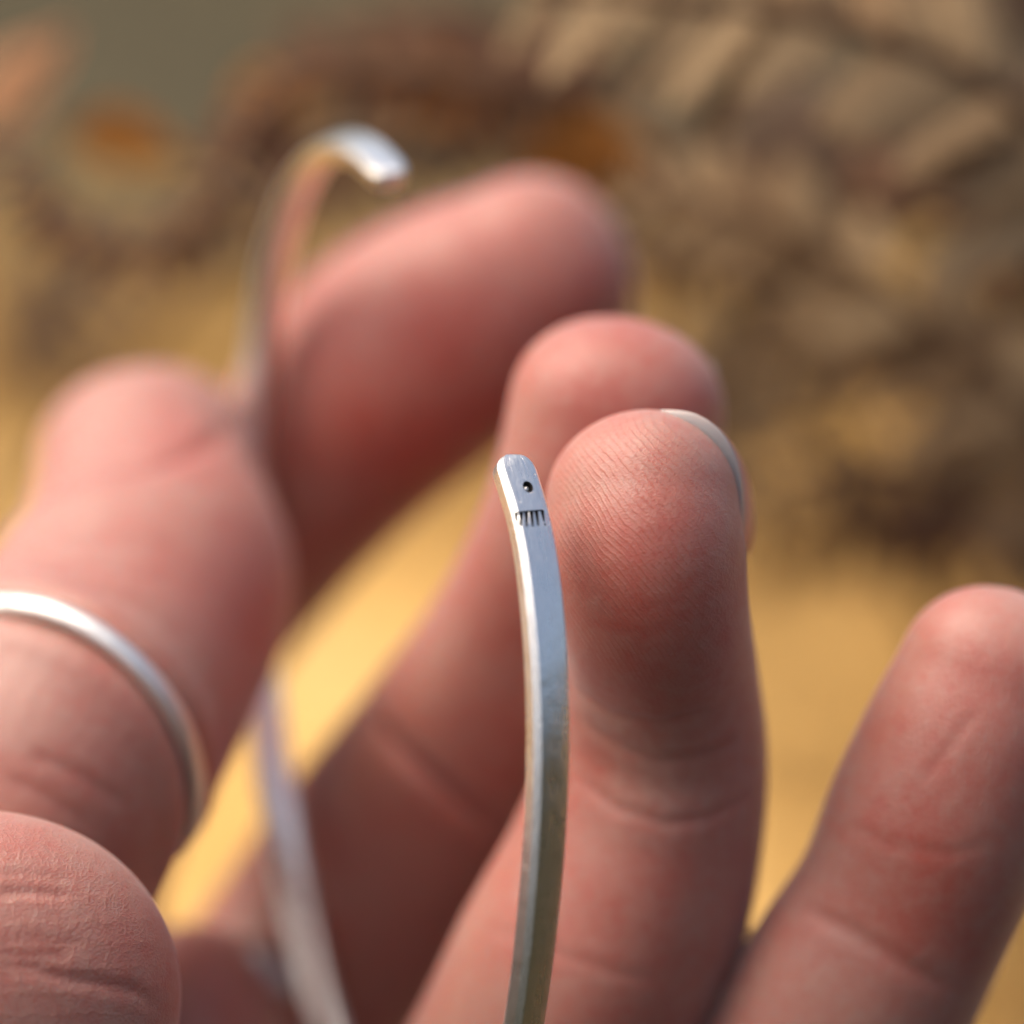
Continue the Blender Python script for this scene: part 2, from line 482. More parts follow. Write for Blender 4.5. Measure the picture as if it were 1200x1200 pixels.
def build_hand():
    lo = np.array([-75.0, -118.0, -16.0]); hi = np.array([44.0, 26.0, 84.0])
    dims = np.ceil((hi - lo) / VOX).astype(int)
    BW = 7
    tr = openvdb.createLinearTransform(voxelSize=VOX)
    def sdf(V, F):
        g = openvdb.FloatGrid.createLevelSetFromPolygons(((V - lo) ).astype(np.float32), triangles=F.astype(np.uint32), transform=tr, halfWidth=BW)
        a = np.empty(dims, np.float32)
        g.copyToArray(a)
        return a
    X = (lo[0] + VOX * np.arange(dims[0], dtype=np.float32))[:, None, None]
    Y = (lo[1] + VOX * np.arange(dims[1], dtype=np.float32))[None, :, None]
    Z = (lo[2] + VOX * np.arange(dims[2], dtype=np.float32))[None, None, :]
    def ell(px, py, dz, rx, ry, rz, rot=0.0):
        c = P(px, py, dz)
        ca, sa = math.cos(R(rot)), math.sin(R(rot))
        x, y = X - c[0], Y - c[1]
        u, v = ca * x + sa * y, -sa * x + ca * y
        d = np.sqrt((u / rx) ** 2 + (v / ry) ** 2 + ((Z - c[2]) / rz) ** 2)
        return np.clip((d - 1) * min(rx, ry, rz), -VOX * BW, VOX * BW).astype(np.float32)
    # palm: heel, thenar mound, finger pads
    palm = ell(300, 1640, 46, 27, 24, 15, 0)
    palm = smin(palm, ell(140, 1400, 48, 17, 18, 12, -20), 2.4)
    palm = smin(palm, ell(205, 1238, 40, 8.5, 10.0, 8.0, -30), 1.6)
    palm = smin(palm, ell(470, 1580, 36, 16, 13, 12, 0), 2.4)
    palm = smin(palm, ell(690, 1640, 34, 15, 14, 12, 20), 2.4)
    palm = smin(palm, ell(-60, 1480, 30, 16, 22, 15, 0), 2.4)
    arm = Limb([(260, 1900, 48, 420, .72), (230, 2200, 50, 400, .75), (170, 2600, 50, 430, .8), (140, 2700, 50, 440, .8)], dorsal=(0, 0, 1), cap=.9)
    palm = smin(palm, sdf(*arm.mesh()), 2.4)
    th = sdf(*THUMB_F.mesh())
    knob = smin(ell(-22, 1150, 4.2, 12.6, 11.0, 8.6, 0), ell(-70, 1175, 4.5, 15.0, 11.6, 9.0, -8), 1.5)
    th = smin(th, knob, 2.4)
    H = smin(palm, th, 2.2)
    for f in (INDEX_F, MIDDLE_F, RING_F, PINKY_F):
        a = sdf(*f.mesh())
        j = smin(palm, a, 2.2)
        H = np.minimum(H, j)
    g = openvdb.FloatGrid(VOX * BW)
    g.copyFromArray(H, tolerance=0)
    g.transform = tr
    pts, quads = g.convertToQuads(0.0)
    pts = pts.astype(float) + lo
    quads = quads[:, ::-1].astype(int)
    # smooth the voxel stepping
    e = np.vstack([quads[:, [0, 1]], quads[:, [1, 2]], quads[:, [2, 3]], quads[:, [3, 0]]])
    e = np.vstack([e, e[:, ::-1]])
    deg = np.bincount(e[:, 0], minlength=len(pts)).astype(float)
    def lap(p):
        return np.stack([np.bincount(e[:, 0], weights=p[e[:, 1], c], minlength=len(p)) for c in range(3)], 1) / deg[:, None]
    for it in range(5):
        pts = pts + 0.6 * (lap(pts) - pts)
        pts = pts - 0.55 * (lap(pts) - pts) if it % 2 else pts
    return pts, quads

def vnormals(p, q):
    n = np.cross(p[q[:, 2]] - p[q[:, 0]], p[q[:, 3]] - p[q[:, 1]])
    out = np.zeros_like(p)
    for c in range(4):
        for k in range(3):
            out[:, k] += np.bincount(q[:, c], weights=n[:, k], minlength=len(p))
    return out / (np.linalg.norm(out, axis=1)[:, None] + 1e-12)

HP, HQ = build_hand()
HN = vnormals(HP, HQ)
EYE = np.array([0, 0, -FOCUS])
# make sure the normals point outwards
if np.mean(np.sum(HN * (HP - HP.mean(0)), 1)) < 0:
    HQ = HQ[:, ::-1]; HN = -HN
bvh = BVHTree.FromPolygons([tuple(v) for v in HP], [tuple(f) for f in HQ])

def hit(tree, px, py):
    d = nrm(P(px, py, 0) - EYE)
    h = tree.ray_cast(Vector(EYE), Vector(d))
    return None if h[0] is None else (np.array(h[0]), np.array(h[1]))

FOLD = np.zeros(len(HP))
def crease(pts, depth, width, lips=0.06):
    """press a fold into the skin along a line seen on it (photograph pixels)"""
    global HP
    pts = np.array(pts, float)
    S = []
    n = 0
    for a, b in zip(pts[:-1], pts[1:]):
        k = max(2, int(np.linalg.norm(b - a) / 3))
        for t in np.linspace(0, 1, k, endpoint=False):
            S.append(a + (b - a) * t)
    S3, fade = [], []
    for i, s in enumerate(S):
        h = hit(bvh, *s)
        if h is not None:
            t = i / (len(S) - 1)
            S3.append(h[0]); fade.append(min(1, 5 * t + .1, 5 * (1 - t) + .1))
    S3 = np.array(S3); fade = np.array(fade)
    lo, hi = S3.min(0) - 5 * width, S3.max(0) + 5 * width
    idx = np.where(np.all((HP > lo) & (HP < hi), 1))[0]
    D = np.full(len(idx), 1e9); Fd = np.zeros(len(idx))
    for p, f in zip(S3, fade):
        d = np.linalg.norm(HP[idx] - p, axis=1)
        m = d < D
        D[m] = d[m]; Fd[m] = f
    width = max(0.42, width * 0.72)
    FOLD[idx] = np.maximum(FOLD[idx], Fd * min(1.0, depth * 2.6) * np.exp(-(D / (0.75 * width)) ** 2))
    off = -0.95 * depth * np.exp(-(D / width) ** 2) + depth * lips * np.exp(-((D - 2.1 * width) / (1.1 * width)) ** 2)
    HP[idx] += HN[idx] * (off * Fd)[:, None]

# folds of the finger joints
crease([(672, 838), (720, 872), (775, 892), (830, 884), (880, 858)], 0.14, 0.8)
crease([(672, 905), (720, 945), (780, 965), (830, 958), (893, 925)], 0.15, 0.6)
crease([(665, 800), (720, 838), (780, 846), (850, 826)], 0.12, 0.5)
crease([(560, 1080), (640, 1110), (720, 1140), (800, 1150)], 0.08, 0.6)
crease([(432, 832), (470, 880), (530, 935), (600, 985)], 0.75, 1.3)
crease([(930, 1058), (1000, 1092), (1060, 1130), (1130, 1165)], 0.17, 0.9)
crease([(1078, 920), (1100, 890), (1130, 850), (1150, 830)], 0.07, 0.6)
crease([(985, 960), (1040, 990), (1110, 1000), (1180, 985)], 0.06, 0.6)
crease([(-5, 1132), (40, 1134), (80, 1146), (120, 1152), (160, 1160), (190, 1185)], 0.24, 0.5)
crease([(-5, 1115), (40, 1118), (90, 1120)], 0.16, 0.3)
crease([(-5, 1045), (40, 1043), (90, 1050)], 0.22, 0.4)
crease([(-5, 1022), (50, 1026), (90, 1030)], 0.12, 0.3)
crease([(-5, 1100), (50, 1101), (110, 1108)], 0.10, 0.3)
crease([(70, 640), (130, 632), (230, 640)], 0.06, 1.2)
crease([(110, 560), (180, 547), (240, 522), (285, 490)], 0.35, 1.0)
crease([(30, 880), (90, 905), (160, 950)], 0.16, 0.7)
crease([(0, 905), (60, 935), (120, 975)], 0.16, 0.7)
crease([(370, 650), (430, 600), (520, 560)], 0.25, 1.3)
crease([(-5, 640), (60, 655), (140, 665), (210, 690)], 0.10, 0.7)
crease([(20, 700), (90, 690), (160, 705), (240, 760)], 0.08, 0.7)
RING_C, RING_A, RING_R = P(70, 868, 22), nrm(np.array([.46, .50, .73])), 10.9
dv = HP - RING_C
axd = dv @ RING_A
rad = np.linalg.norm(dv - axd[:, None] * RING_A, axis=1)
m = (rad > 6) & (rad < 14.5) & (np.abs(axd) < 7)
off = -0.40 * np.exp(-(axd / 1.1) ** 2) + 0.38 * np.exp(-((np.abs(axd) - 2.3) / 1.3) ** 2)
HP[m] += HN[m] * (off[m] * np.clip((14.5 - rad[m]) / 1.5, 0, 1))[:, None]
HN = vnormals(HP, HQ)

ctr = P(520, 850, 9.0)
flush = np.zeros(len(HP)); ramt = np.zeros(len(HP)); wrk = np.zeros(len(HP))
phase = np.linalg.norm(HP - ctr, axis=1)
def near(px, py, dz, rad):
    d = np.linalg.norm(HP - P(px, py, dz), axis=1)
    return np.exp(-(d / rad) ** 2)
for (px, py, dz, rad, amt) in ((760, 690, 1, 6, .75), (745, 790, 2, 6, .55), (500, 470, 42, 12, 1.0), (620, 400, 42, 9, .7), (720, 470, 14, 8, .6),
                               (230, 480, 32, 5, .8), (300, 700, 24, 8, .7), (660, 1040, 8, 10, .45), (1080, 1000, 5, 9, .5),
                               (540, 760, 18, 9, .6), (400, 980, 25, 14, .5), (1130, 850, 3, 8, .3), (120, 1150, -2, 4, .4), (200, 1160, 4, 5, .6)):
    flush = np.maximum(flush, amt * near(px, py, dz, rad))
flush = np.clip(flush + 0.18 - 0.15 * near(110, 700, 18, 14), 0, 1)
q = proj(HP)
# friction ridges on the pads of the ring finger, weaker on the others
tipm = near(748, 640, 2, 9.0)
ramt = np.clip(1.6 * tipm, 0, 1) * np.clip((885 - q[:, 0]) / 120, 0.25, 1) * np.clip((845 - q[:, 1]) / 75, 0, 1)
ramt = np.maximum(ramt, 0.3 * np.maximum(near(715, 470, 15, 9), np.maximum(near(520, 420, 42, 12), near(1120, 850, 4, 8))))
wrk = np.clip(1.5 * near(20, 1130, -4, 10), 0, 1)
wrk = np.maximum(wrk, 0.10)
wrk = np.maximum(wrk, 0.30 * near(770, 880, 4, 7))

hand_base = to_world(P(200, 1900, 45))[0]
hand = mesh_obj("hand", to_world(HP), HQ, M_SKIN, origin=hand_base)
tag(hand, "bare hand pinching the silver cuff between thumb and forefinger, fingertips raised", "hand")
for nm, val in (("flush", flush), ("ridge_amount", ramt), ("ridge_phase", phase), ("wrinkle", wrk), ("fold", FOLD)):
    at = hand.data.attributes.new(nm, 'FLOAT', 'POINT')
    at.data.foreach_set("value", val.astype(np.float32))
at = hand.data.attributes.new("skin_co", 'FLOAT_VECTOR', 'POINT')
at.data.foreach_set("vector", HP.astype(np.float32).ravel())

def fingernail(limb, length, spread=1.02, over=1.0, th=0.45, lift=0.12, i0=5):
    """curved plate lying on the back of the tip; over = mm of free edge past the flesh"""
    arc0 = np.interp(0.9, [0, 1], [limb.arc[0], limb.arc[11]])
    rows = []
    idx = [i for i in range(i0, len(limb.S)) if limb.arc[i] - limb.arc[i0] <= length]
    nphi = 17
    phis = np.linspace(-spread, spread, nphi)
    ref = 14
    # free edge: carry the line of the plate on past the tip
    fwd = -limb.T[ref]
    sel = np.array(idx)
    outer, free = [], []
    base_pts = lambda i: np.array([limb.surf(max(i, 10), ph, lift) + (limb.S[i, :3] - limb.S[max(i, 10), :3]) for ph in phis])
    first = base_pts(idx[0])
    for k, a in enumerate(np.linspace(over, 0, 4, endpoint=False)):
        curve = np.array([(1 - (p / spread) ** 2) for p in phis])
        outer.append(first + fwd * a * (0.35 + 0.65 * curve)[:, None] - limb.D[ref] * 0.10 * a)
        free.append(1.0 if over else 0.0)
    for i in idx[::2]:
        outer.append(base_pts(i))
        free.append(np.clip(1.0 - (limb.arc[i] - limb.arc[idx[0]]) / 1.6, 0, 1 if over else 0.0))
    O = np.array(outer)
    nr = len(O)
    cen = np.array([limb.S[max(10, idx[0]), :3]] * 4 + [limb.S[i, :3] for i in idx[::2]])
    N = O - cen[:, None]
    N -= (N @ limb.T[ref])[..., None] * limb.T[ref]
    N /= np.linalg.norm(N, axis=2)[..., None]
    taper = np.clip(1.2 - np.abs(phis / spread) ** 6, .25, 1)[None, :, None]
    I = O - N * th * taper
    V = np.vstack([O.reshape(-1, 3), I.reshape(-1, 3)])
    F = []
    m = nr * nphi
    for r_ in range(nr - 1):
        for c in range(nphi - 1):
            a = r_ * nphi + c
            F.append((a, a + 1, a + nphi + 1, a + nphi))
            F.append((m + a, m + a + nphi, m + a + nphi + 1, m + a + 1))
    for c in range(nphi - 1):
        F.append((c, m + c, m + c + 1, c + 1))
        a = (nr - 1) * nphi + c
        F.append((a, a + 1, m + a + 1, m + a))
    for r_ in range(nr - 1):
        a = r_ * nphi; F.append((a, a + nphi, m + a + nphi, m + a))
        a = r_ * nphi + nphi - 1; F.append((a, m + a, m + a + nphi, a + nphi))
    o = mesh_obj("fingernail", to_world(V), F, M_NAIL, parent=hand, origin=to_world(O.reshape(-1, 3).mean(0))[0])
    at = o.data.attributes.new("free_edge", 'FLOAT', 'POINT')
    fv = np.repeat(np.array(free, float), nphi)
    at.data.foreach_set("value", np.r_[fv, fv].astype(np.float32))
    sub = o.modifiers.new("smooth", 'SUBSURF'); sub.levels = 1; sub.render_levels = 1
    return o
def ring_nail():
    """plate of the ring finger, seen almost edge-on over the top of the bent tip"""
    edge = [(774, 480, 4.6), (794, 480.5, 4.0), (816, 485, 3.7), (838, 499, 3.6), (855, 522, 3.8), (865.5, 552, 4.2), (870, 588, 4.9), (869, 618, 5.8), (862, 642, 7.0)]
    E = catmull([list(P(*e)) + [0, 0] for e in edge], 0.6)[:, :3]
    c = P(758, 598, 6.0)
    rows, free = [], []
    back = nrm(np.array([0.22, -0.10, 1.0]))
    for k, d in enumerate(np.linspace(0, 9.0, 14)):
        rows.append(E + back * d - (E - c) * (0.0016 * d * d))
        free.append(np.clip(1.15 - d / 1.5, 0, 1))
    O = np.array(rows); nr, nc = O.shape[:2]
    N = O - c - np.array([0, 0, 1.0]) * (O - c)[..., 2:3]
    N /= np.linalg.norm(N, axis=2)[..., None]
    th = np.clip(1.15 - np.abs(np.linspace(-1, 1, nc)) ** 4, .12, 1)[None, :, None] * 0.85
    I = O - N * th
    V = np.vstack([O.reshape(-1, 3), I.reshape(-1, 3)])
    m = nr * nc
    F = []
    for r_ in range(nr - 1):
        for q_ in range(nc - 1):
            a = r_ * nc + q_
            F.append((a, a + nc, a + nc + 1, a + 1)); F.append((m + a, m + a + 1, m + a + nc + 1, m + a + nc))
    for q_ in range(nc - 1):
        F.append((q_, q_ + 1, m + q_ + 1, m + q_))
        a = (nr - 1) * nc + q_; F.append((a, m + a, m + a + 1, a + 1))
    for r_ in range(nr - 1):
        a = r_ * nc; F.append((a, m + a, m + a + nc, a + nc))
        a = r_ * nc + nc - 1; F.append((a, a + nc, m + a + nc, m + a))
    o = mesh_obj("fingernail", to_world(V), F, M_NAIL, parent=hand, origin=to_world(E.mean(0))[0])
    at = o.data.attributes.new("free_edge", 'FLOAT', 'POINT')
    fv = np.repeat(np.array(free, float), nc)
    at.data.foreach_set("value", np.r_[fv, fv].astype(np.float32))
    bv = o.modifiers.new("edge", 'BEVEL'); bv.width = 0.00012; bv.segments = 2; bv.angle_limit = R(50)
ring_nail()
fingernail(MIDDLE_F, 10, 0.95, 0.5)
fingernail(INDEX_F, 10, 1.05, 0.8)
fingernail(PINKY_F, 9, 1.05, 0.8)
fingernail(THUMB_F, 7, 0.62, 0.0, th=0.5, lift=0.02, i0=9)

# ------------------------------------------------------------------ the cuff bracelet
CP = [-8.36039, -10.52925, 20.11057, 0.41022, -0.01334, 0.32719, 26.20708, 35.29108, -1.38825, -6.68239, 0.06639, 0.04255, -0.00289, 0.03697, 0.02505]
def cuff_curve(n):
    ax, ay, az = CP[3:6]
    N = np.array([math.cos(ax) * math.cos(ay), math.sin(ay), math.sin(ax) * math.cos(ay)])
    up = np.array([0, 1, 0.]); e1 = nrm(up - N * up.dot(N)); e2 = np.cross(N, e1)
    c, s = math.cos(az), math.sin(az)
    e1, e2 = c * e1 + s * e2, -s * e1 + c * e2
    th = np.linspace(CP[8], CP[9], n)
    r = 1 + CP[10] * np.cos(2 * th) + CP[11] * np.sin(2 * th) + CP[12] * np.cos(3 * th) + CP[13] * np.sin(3 * th) + CP[14] * np.cos(4 * th)
    pts = np.array(CP[:3]) + (CP[7] * r * np.cos(th))[:, None] * e1 + (CP[6] * r * np.sin(th))[:, None] * e2
    return pts, N

def resample(pts, ds):
    seg = np.r_[0, np.cumsum(np.linalg.norm(np.diff(pts, axis=0), axis=1))]
    return seg, seg[-1]

def build_cuff():
    fine, N = cuff_curve(4000)
    seg = np.r_[0, np.cumsum(np.linalg.norm(np.diff(fine, axis=0), axis=1))]
    fine = fine - np.array([1.0, 0, 0]) * (0.20 * np.exp(-(seg / 40) ** 2) + 0.42 * np.exp(-(seg / 4.0) ** 2))[:, None]   # the end is bent in a little
    seg = np.r_[0, np.cumsum(np.linalg.norm(np.diff(fine, axis=0), axis=1))]
    L = seg[-1]
    endl = 1.45
    s = np.r_[endl * (1 - np.cos(np.linspace(0.0, math.pi / 2, 12))), np.arange(endl + .3, L - endl - .2, 0.3)]
    s = np.r_[s, L - endl * (1 - np.cos(np.linspace(math.pi / 2, 0.0, 12)))]
    C = np.stack([np.interp(s, seg, fine[:, k]) for k in range(3)], 1)
    ff = np.stack([np.interp(np.clip(s, .25, L - .25), seg, fine[:, k]) for k in range(3)], 1)
    a = np.stack([np.interp(np.clip(s, .25, L - .25) - .25, seg, fine[:, k]) for k in range(3)], 1)
    b = np.stack([np.interp(np.clip(s, .25, L - .25) + .25, seg, fine[:, k]) for k in range(3)], 1)
    T = b - a; T /= np.linalg.norm(T, axis=1)[:, None]
    Rd = np.cross(N, T); Rd /= np.linalg.norm(Rd, axis=1)[:, None]
    mid = C.mean(0)
    if np.sum(Rd * (C - mid)) < 0:
        Rd = -Rd
    # the far half is twisted a little, its edge turned towards the viewer
    mid_s = L * 0.60
    tw = R(38) * np.interp(s / L, [0, .36, .46, .56, .69, .86, 1], [0, -1.0, -1.75, -1.1, 1, 1, .25])
    Nn = np.repeat(N[None], len(s), 0)
    Rn = Rd * np.cos(tw)[:, None] + Nn * np.sin(tw)[:, None]
    Nn = Nn * np.cos(tw)[:, None] - Rd * np.sin(tw)[:, None]
    if Rn[int(len(s) * .75)][0] > Rd[int(len(s) * .75)][0]:
        tw = -tw
        Rn = Rd * np.cos(tw)[:, None] + N[None] * np.sin(tw)[:, None]
        Nn = N[None] * np.cos(tw)[:, None] - Rd * np.sin(tw)[:, None]
    Rd = Rn
    wave = 0.007 * np.sin(s * 1.0 + .6) + 0.003 * np.sin(s * 2.1 + 1.9)
    wave *= np.clip((s - 4) / 4, 0, 1)
    HW, HT = 1.37, 0.84
    # section: flat outer face, chamfered edges, rounded inside
    prof = []
    ch = 0.31
    base = [(-HW, -HT * .45), (-HW, HT - ch * 1.3), (-HW + ch * .10, HT - ch * 1.1), (-HW + ch * .92, HT - .06), (-HW + ch * 1.06, HT), (-HW * .45, HT + .03), (0, HT + .04), (HW * .45, HT + .03),
            (HW - .30, HT), (HW - .20, HT - .03), (HW - .05, HT - .16), (HW, HT - .32), (HW, -HT * .45), (HW * .8, -HT * .85), (HW * .35, -HT), (-HW * .35, -HT), (-HW * .8, -HT * .85)]
    V, MC = [], []
    for i in range(len(s)):
        de = min(s[i], L - s[i])
        f = 1.0
        k = 1.0
        if de < endl:
            x = 1 - de / endl
            f = 0.24 + 0.76 * (max(0.0, 1 - x ** 2.2)) ** 0.5
            k = 0.62 + 0.38 * (max(0.0, 1 - x ** 4)) ** 0.5
        wob = 0.02 * math.sin(s[i] * .7)
        for (w, h) in base:
            hh = h
            if w < -HW * .5 and h > 0:
                hh = h
            V.append(C[i] + Nn[i] * w * f * (1 + wob * .25) + Rd[i] * (hh + (wave[i] if h > 0 else 0)) * k)
            MC.append((s[i], w + (3.0 if abs(w) > HW * .97 else 0), h))
    n, m = len(s), len(base)
    F = []
    for i in range(n - 1):
        for j in range(m):
            a_, b_ = i * m + j, i * m + (j + 1) % m
            F.append((a_, a_ + m, b_ + m, b_))
    F.append(tuple(range(m)))
    F.append(tuple((n - 1) * m + j for j in reversed(range(m))))
    return np.array(V), F, np.array(MC), N

CV, CF, CMC, CN = build_cuff()
root_pt = to_world(CV.mean(0))[0]
# outward normals check
f0 = CF[200]
nn = np.cross(CV[f0[1]] - CV[f0[0]], CV[f0[2]] - CV[f0[0]])
m_ = len(CF[-1])
if np.dot(nn, CV[list(f0)].mean(0) - CV[(200 // m_) * m_:(200 // m_) * m_ + m_].mean(0)) < 0:
    CF = [tuple(reversed(f)) for f in CF]
cuff = mesh_obj("cuff_bracelet", to_world(CV), CF, M_SILVER, origin=root_pt)
tag(cuff, "open brushed silver cuff with a stamped eye on its end, held by the fingers", "bracelet")
cuff.data.materials.append(M_OXIDE)
at = cuff.data.attributes.new("metal_co", 'FLOAT_VECTOR', 'POINT')
at.data.foreach_set("vector", CMC.astype(np.float32).ravel())

ctree = BVHTree.FromPolygons([tuple(v) for v in CV], CF)
def frame_at(px, py):
    p, nl = hit(ctree, px, py)
    if np.dot(nl, EYE - p) < 0:
        nl = -nl
    w = nrm(CN - nl * np.dot(CN, nl))
    t = np.cross(nl, w)
    if t[1] < 0:
        t = -t
    return p, nl, w, t

def prism(poly, p, nl, depth, up, shrink=0.6):
    """closed wedge: polygon of 3-D points on the surface, pushed in by depth and tapering"""
    poly = np.array(poly); c = poly.mean(0); n = len(poly)
    top = poly + nl * up
    bot = c + (poly - c) * shrink - nl * depth
    V = np.vstack([top, bot])
    F = [tuple(range(n)), tuple(reversed(range(n, 2 * n)))] + [(i, n + i, n + (i + 1) % n, (i + 1) % n) for i in range(n)]
    return V, F

stamps = []
p, nl, w, t = frame_at(618.7, 570.5)
circ = [p + (w * math.cos(a) * .37 + t * math.sin(a) * .44) for a in np.linspace(0, 2 * math.pi, 28, endpoint=False)]
stamps.append(("stamped_dot", circ, p, nl, 0.42, 0.9))
for (x0, y0, x1, y1, w0, w1) in ((605.4, 600.2, 604.2, 611.6, 5.2, 1.6), (611.0, 599.7, 610.4, 617.6, 5.2, 2.3), (616.8, 599.2, 617.3, 618.2, 5.2, 2.4),
                                 (622.6, 598.7, 624.6, 618.0, 5.2, 2.3), (628.4, 598.1, 631.0, 617.2, 5.2, 2.2), (635.2, 597.4, 637.8, 611.8, 4.8, 2.0),
                                 (638.3, 613.0, 639.0, 616.2, 2.2, 1.6)):
    p, nl, w, t = frame_at((x0 + x1) / 2, (y0 + y1) / 2)
    q4 = []
    for (x, y) in ((x0 - w0 / 2, y0), (x0 + w0 / 2, y0 - .3), (x1 + w1 / 2, y1), (x1 - w1 / 2, y1)):
        d = nrm(P(x, y, 0) - EYE)
        k = np.dot(p - EYE, nl) / np.dot(d, nl)
        q4.append(EYE + d * k)
    stamps.append(("stamped_stroke", q4, p, nl, 0.34, 0.62))
p, nl, w, t = frame_at(620, 598.6)
q4 = []
for (x, y) in ((602.6, 599.6), (638.4, 596.6), (638.5, 598.6), (602.7, 601.6)):
    d = nrm(P(x, y, 0) - EYE)
    q4.append(EYE + d * (np.dot(p - EYE, nl) / np.dot(d, nl)))
stamps.append(("stamped_bar", q4, p, nl, 0.22, 0.8))
bmc = bmesh.new()
for (name, poly, p, nl, depth, shrink) in stamps:
    V, F = prism(poly, p, nl, depth, 0.12, shrink)
    vs = [bmc.verts.new(tuple(x - root_pt)) for x in to_world(V)]
    for f in F:
        bmc.faces.new([vs[i] for i in f])
bmesh.ops.recalc_face_normals(bmc, faces=bmc.faces)
cm = bpy.data.meshes.new("stamp_cutter"); bmc.to_mesh(cm); bmc.free()
cm.materials.append(M_SILVER); cm.materials.append(M_OXIDE)
for pl in cm.polygons:
    pl.material_index = 1
cut = bpy.data.objects.new("stamp_cutter", cm); COL.objects.link(cut); cut.location = Vector(root_pt)
bo = cuff.modifiers.new("stamps", 'BOOLEAN'); bo.object = cut; bo.operation = 'DIFFERENCE'; bo.solver = 'EXACT'; bo.use_self = True
bo.material_mode = 'INDEX'
dg = bpy.context.evaluated_depsgraph_get()
me2 = bpy.data.meshes.new_from_object(cuff.evaluated_get(dg))
cuff.modifiers.clear(); cuff.data = me2
bpy.data.objects.remove(cut, do_unlink=True)
# strip coordinates for the brushing, looked up on the uncut strip
from mathutils.kdtree import KDTree
WV = to_world(CV) - root_pt
kd = KDTree(len(WV))
for i_, v_ in enumerate(WV):
    kd.insert(Vector(v_), i_)
kd.balance()
mc = np.array([CMC[kd.find(v.co)[1]] + np.array([0, 0, 0.0]) for v in cuff.data.vertices])
if "metal_co" in cuff.data.attributes:
    cuff.data.attributes.remove(cuff.data.attributes["metal_co"])
at = cuff.data.attributes.new("metal_co", 'FLOAT_VECTOR', 'POINT')
at.data.foreach_set("vector", mc.astype(np.float32).ravel())
# smooth only across gentle angles
bmx = bmesh.new(); bmx.from_mesh(cuff.data)
for ed in bmx.edges:
    ed.smooth = ed.is_manifold and ed.calc_face_angle(0) < R(17)
bmx.to_mesh(cuff.data); bmx.free()
# what lies in the recesses
for (name, poly, p, nl, depth, shrink) in stamps:
    poly = np.array(poly); c = poly.mean(0)
    if name == "stamped_dot":
        V, F = [], []
        for i, a in enumerate(np.linspace(0.02, math.pi / 2, 6)):
            for b in np.linspace(0, 2 * math.pi, 14, endpoint=False):
                ax1 = nrm(poly[0] - c); ax2 = np.cross(nl, ax1)
                V.append(c - nl * 0.41 + (ax1 * math.cos(b) + ax2 * math.sin(b)) * .26 * math.sin(a) + nl * .26 * math.cos(a))
        for i in range(5):
            for j in range(14):
                F.append((i * 14 + j, i * 14 + (j + 1) % 14, (i + 1) * 14 + (j + 1) % 14, (i + 1) * 14 + j))
        F.append(tuple(range(14)))
        mesh_obj(name, to_world(np.array(V)), F, M_RING, parent=cuff, origin=to_world(c)[0])
    else:
        inn = c + (poly - c) * (1 - (1 - shrink) * .8)
        V, F = prism(inn, c, nl, depth - .01, -(depth - .05), 0.8)
        mesh_obj(name, to_world(V), F, M_OXIDE, parent=cuff, smooth=False, origin=to_world(c)[0])

# ------------------------------------------------------------------ finger rings
def band(name, center, axis, rad, prof, mat, label, cat, ell_=(1, 1), updir=(0, 1, 0)):
    ax = nrm(np.array(axis, float))
    u = np.array(updir, float); u = nrm(u - ax * u.dot(ax)); v = np.cross(ax, u)
    V, F, MC = [], [], []
    n, m = 120, len(prof)
    for i in range(n):
        a = 2 * math.pi * i / n
        d = u * math.cos(a) * ell_[0] + v * math.sin(a) * ell_[1]
        for j, (r, x) in enumerate(prof):
            V.append(center + d * rad + nrm(d) * r + ax * x); MC.append((rad * a, x, r))
    for i in range(n):
        for j in range(m):
            a_, b_ = i * m + j, i * m + (j + 1) % m
            a2, b2 = ((i + 1) % n) * m + j, ((i + 1) % n) * m + (j + 1) % m
            F.append((a_, a2, b2, b_))
    o = mesh_obj(name, to_world(np.array(V)), F, mat, origin=to_world(center)[0])
    at = o.data.attributes.new("metal_co", 'FLOAT_VECTOR', 'POINT')
    at.data.foreach_set("vector", np.array(MC, np.float32).ravel())
    tag(o, label, cat)
    return o
HR = [(r_ * .85, x_ * .85) for r_, x_ in ((-.25, -.95), (.15, -1.0), (.55, -.85), (.85, -.45), (.95, 0), (.85, .45), (.55, .85), (.15, 1.0), (-.25, .95), (-.4, 0))]
band("ring", RING_C, RING_A, RING_R, HR, M_RING, "plain domed silver band worn on the thumb", "ring")
h_pt, h_n = hit(BVHTree.FromPolygons([tuple(v) for v in HP], [tuple(f) for f in HQ]), 321, 1142)
mi = int(np.argmin(np.linalg.norm(MIDDLE_F.S[:, :3] - h_pt, axis=1)))
signet = bpy.data.objects.new("signet_ring", None); signet.empty_display_size = 0.005
COL.objects.link(signet); signet.location = Vector(to_world(MIDDLE_F.S[mi, :3])[0])
tag(signet, "dull silver ring with an oval face, deep between the fingers", "ring")
bd = band("band", MIDDLE_F.S[mi, :3], MIDDLE_F.T[mi], MIDDLE_F.S[mi, 3] * .88, [(x * .5, y * .8) for x, y in HR], M_DULL, None, None, (1, 1), MIDDLE_F.D[mi])
bd.parent = signet; bd.location = (0, 0, 0)
fc = nrm(h_n + nrm(EYE - h_pt) * .8)
major = nrm(P(360, 1180, h_pt[2]) - P(285, 1105, h_pt[2])); major = nrm(major - fc * major.dot(fc)); minor = np.cross(fc, major)
V, F = [], []
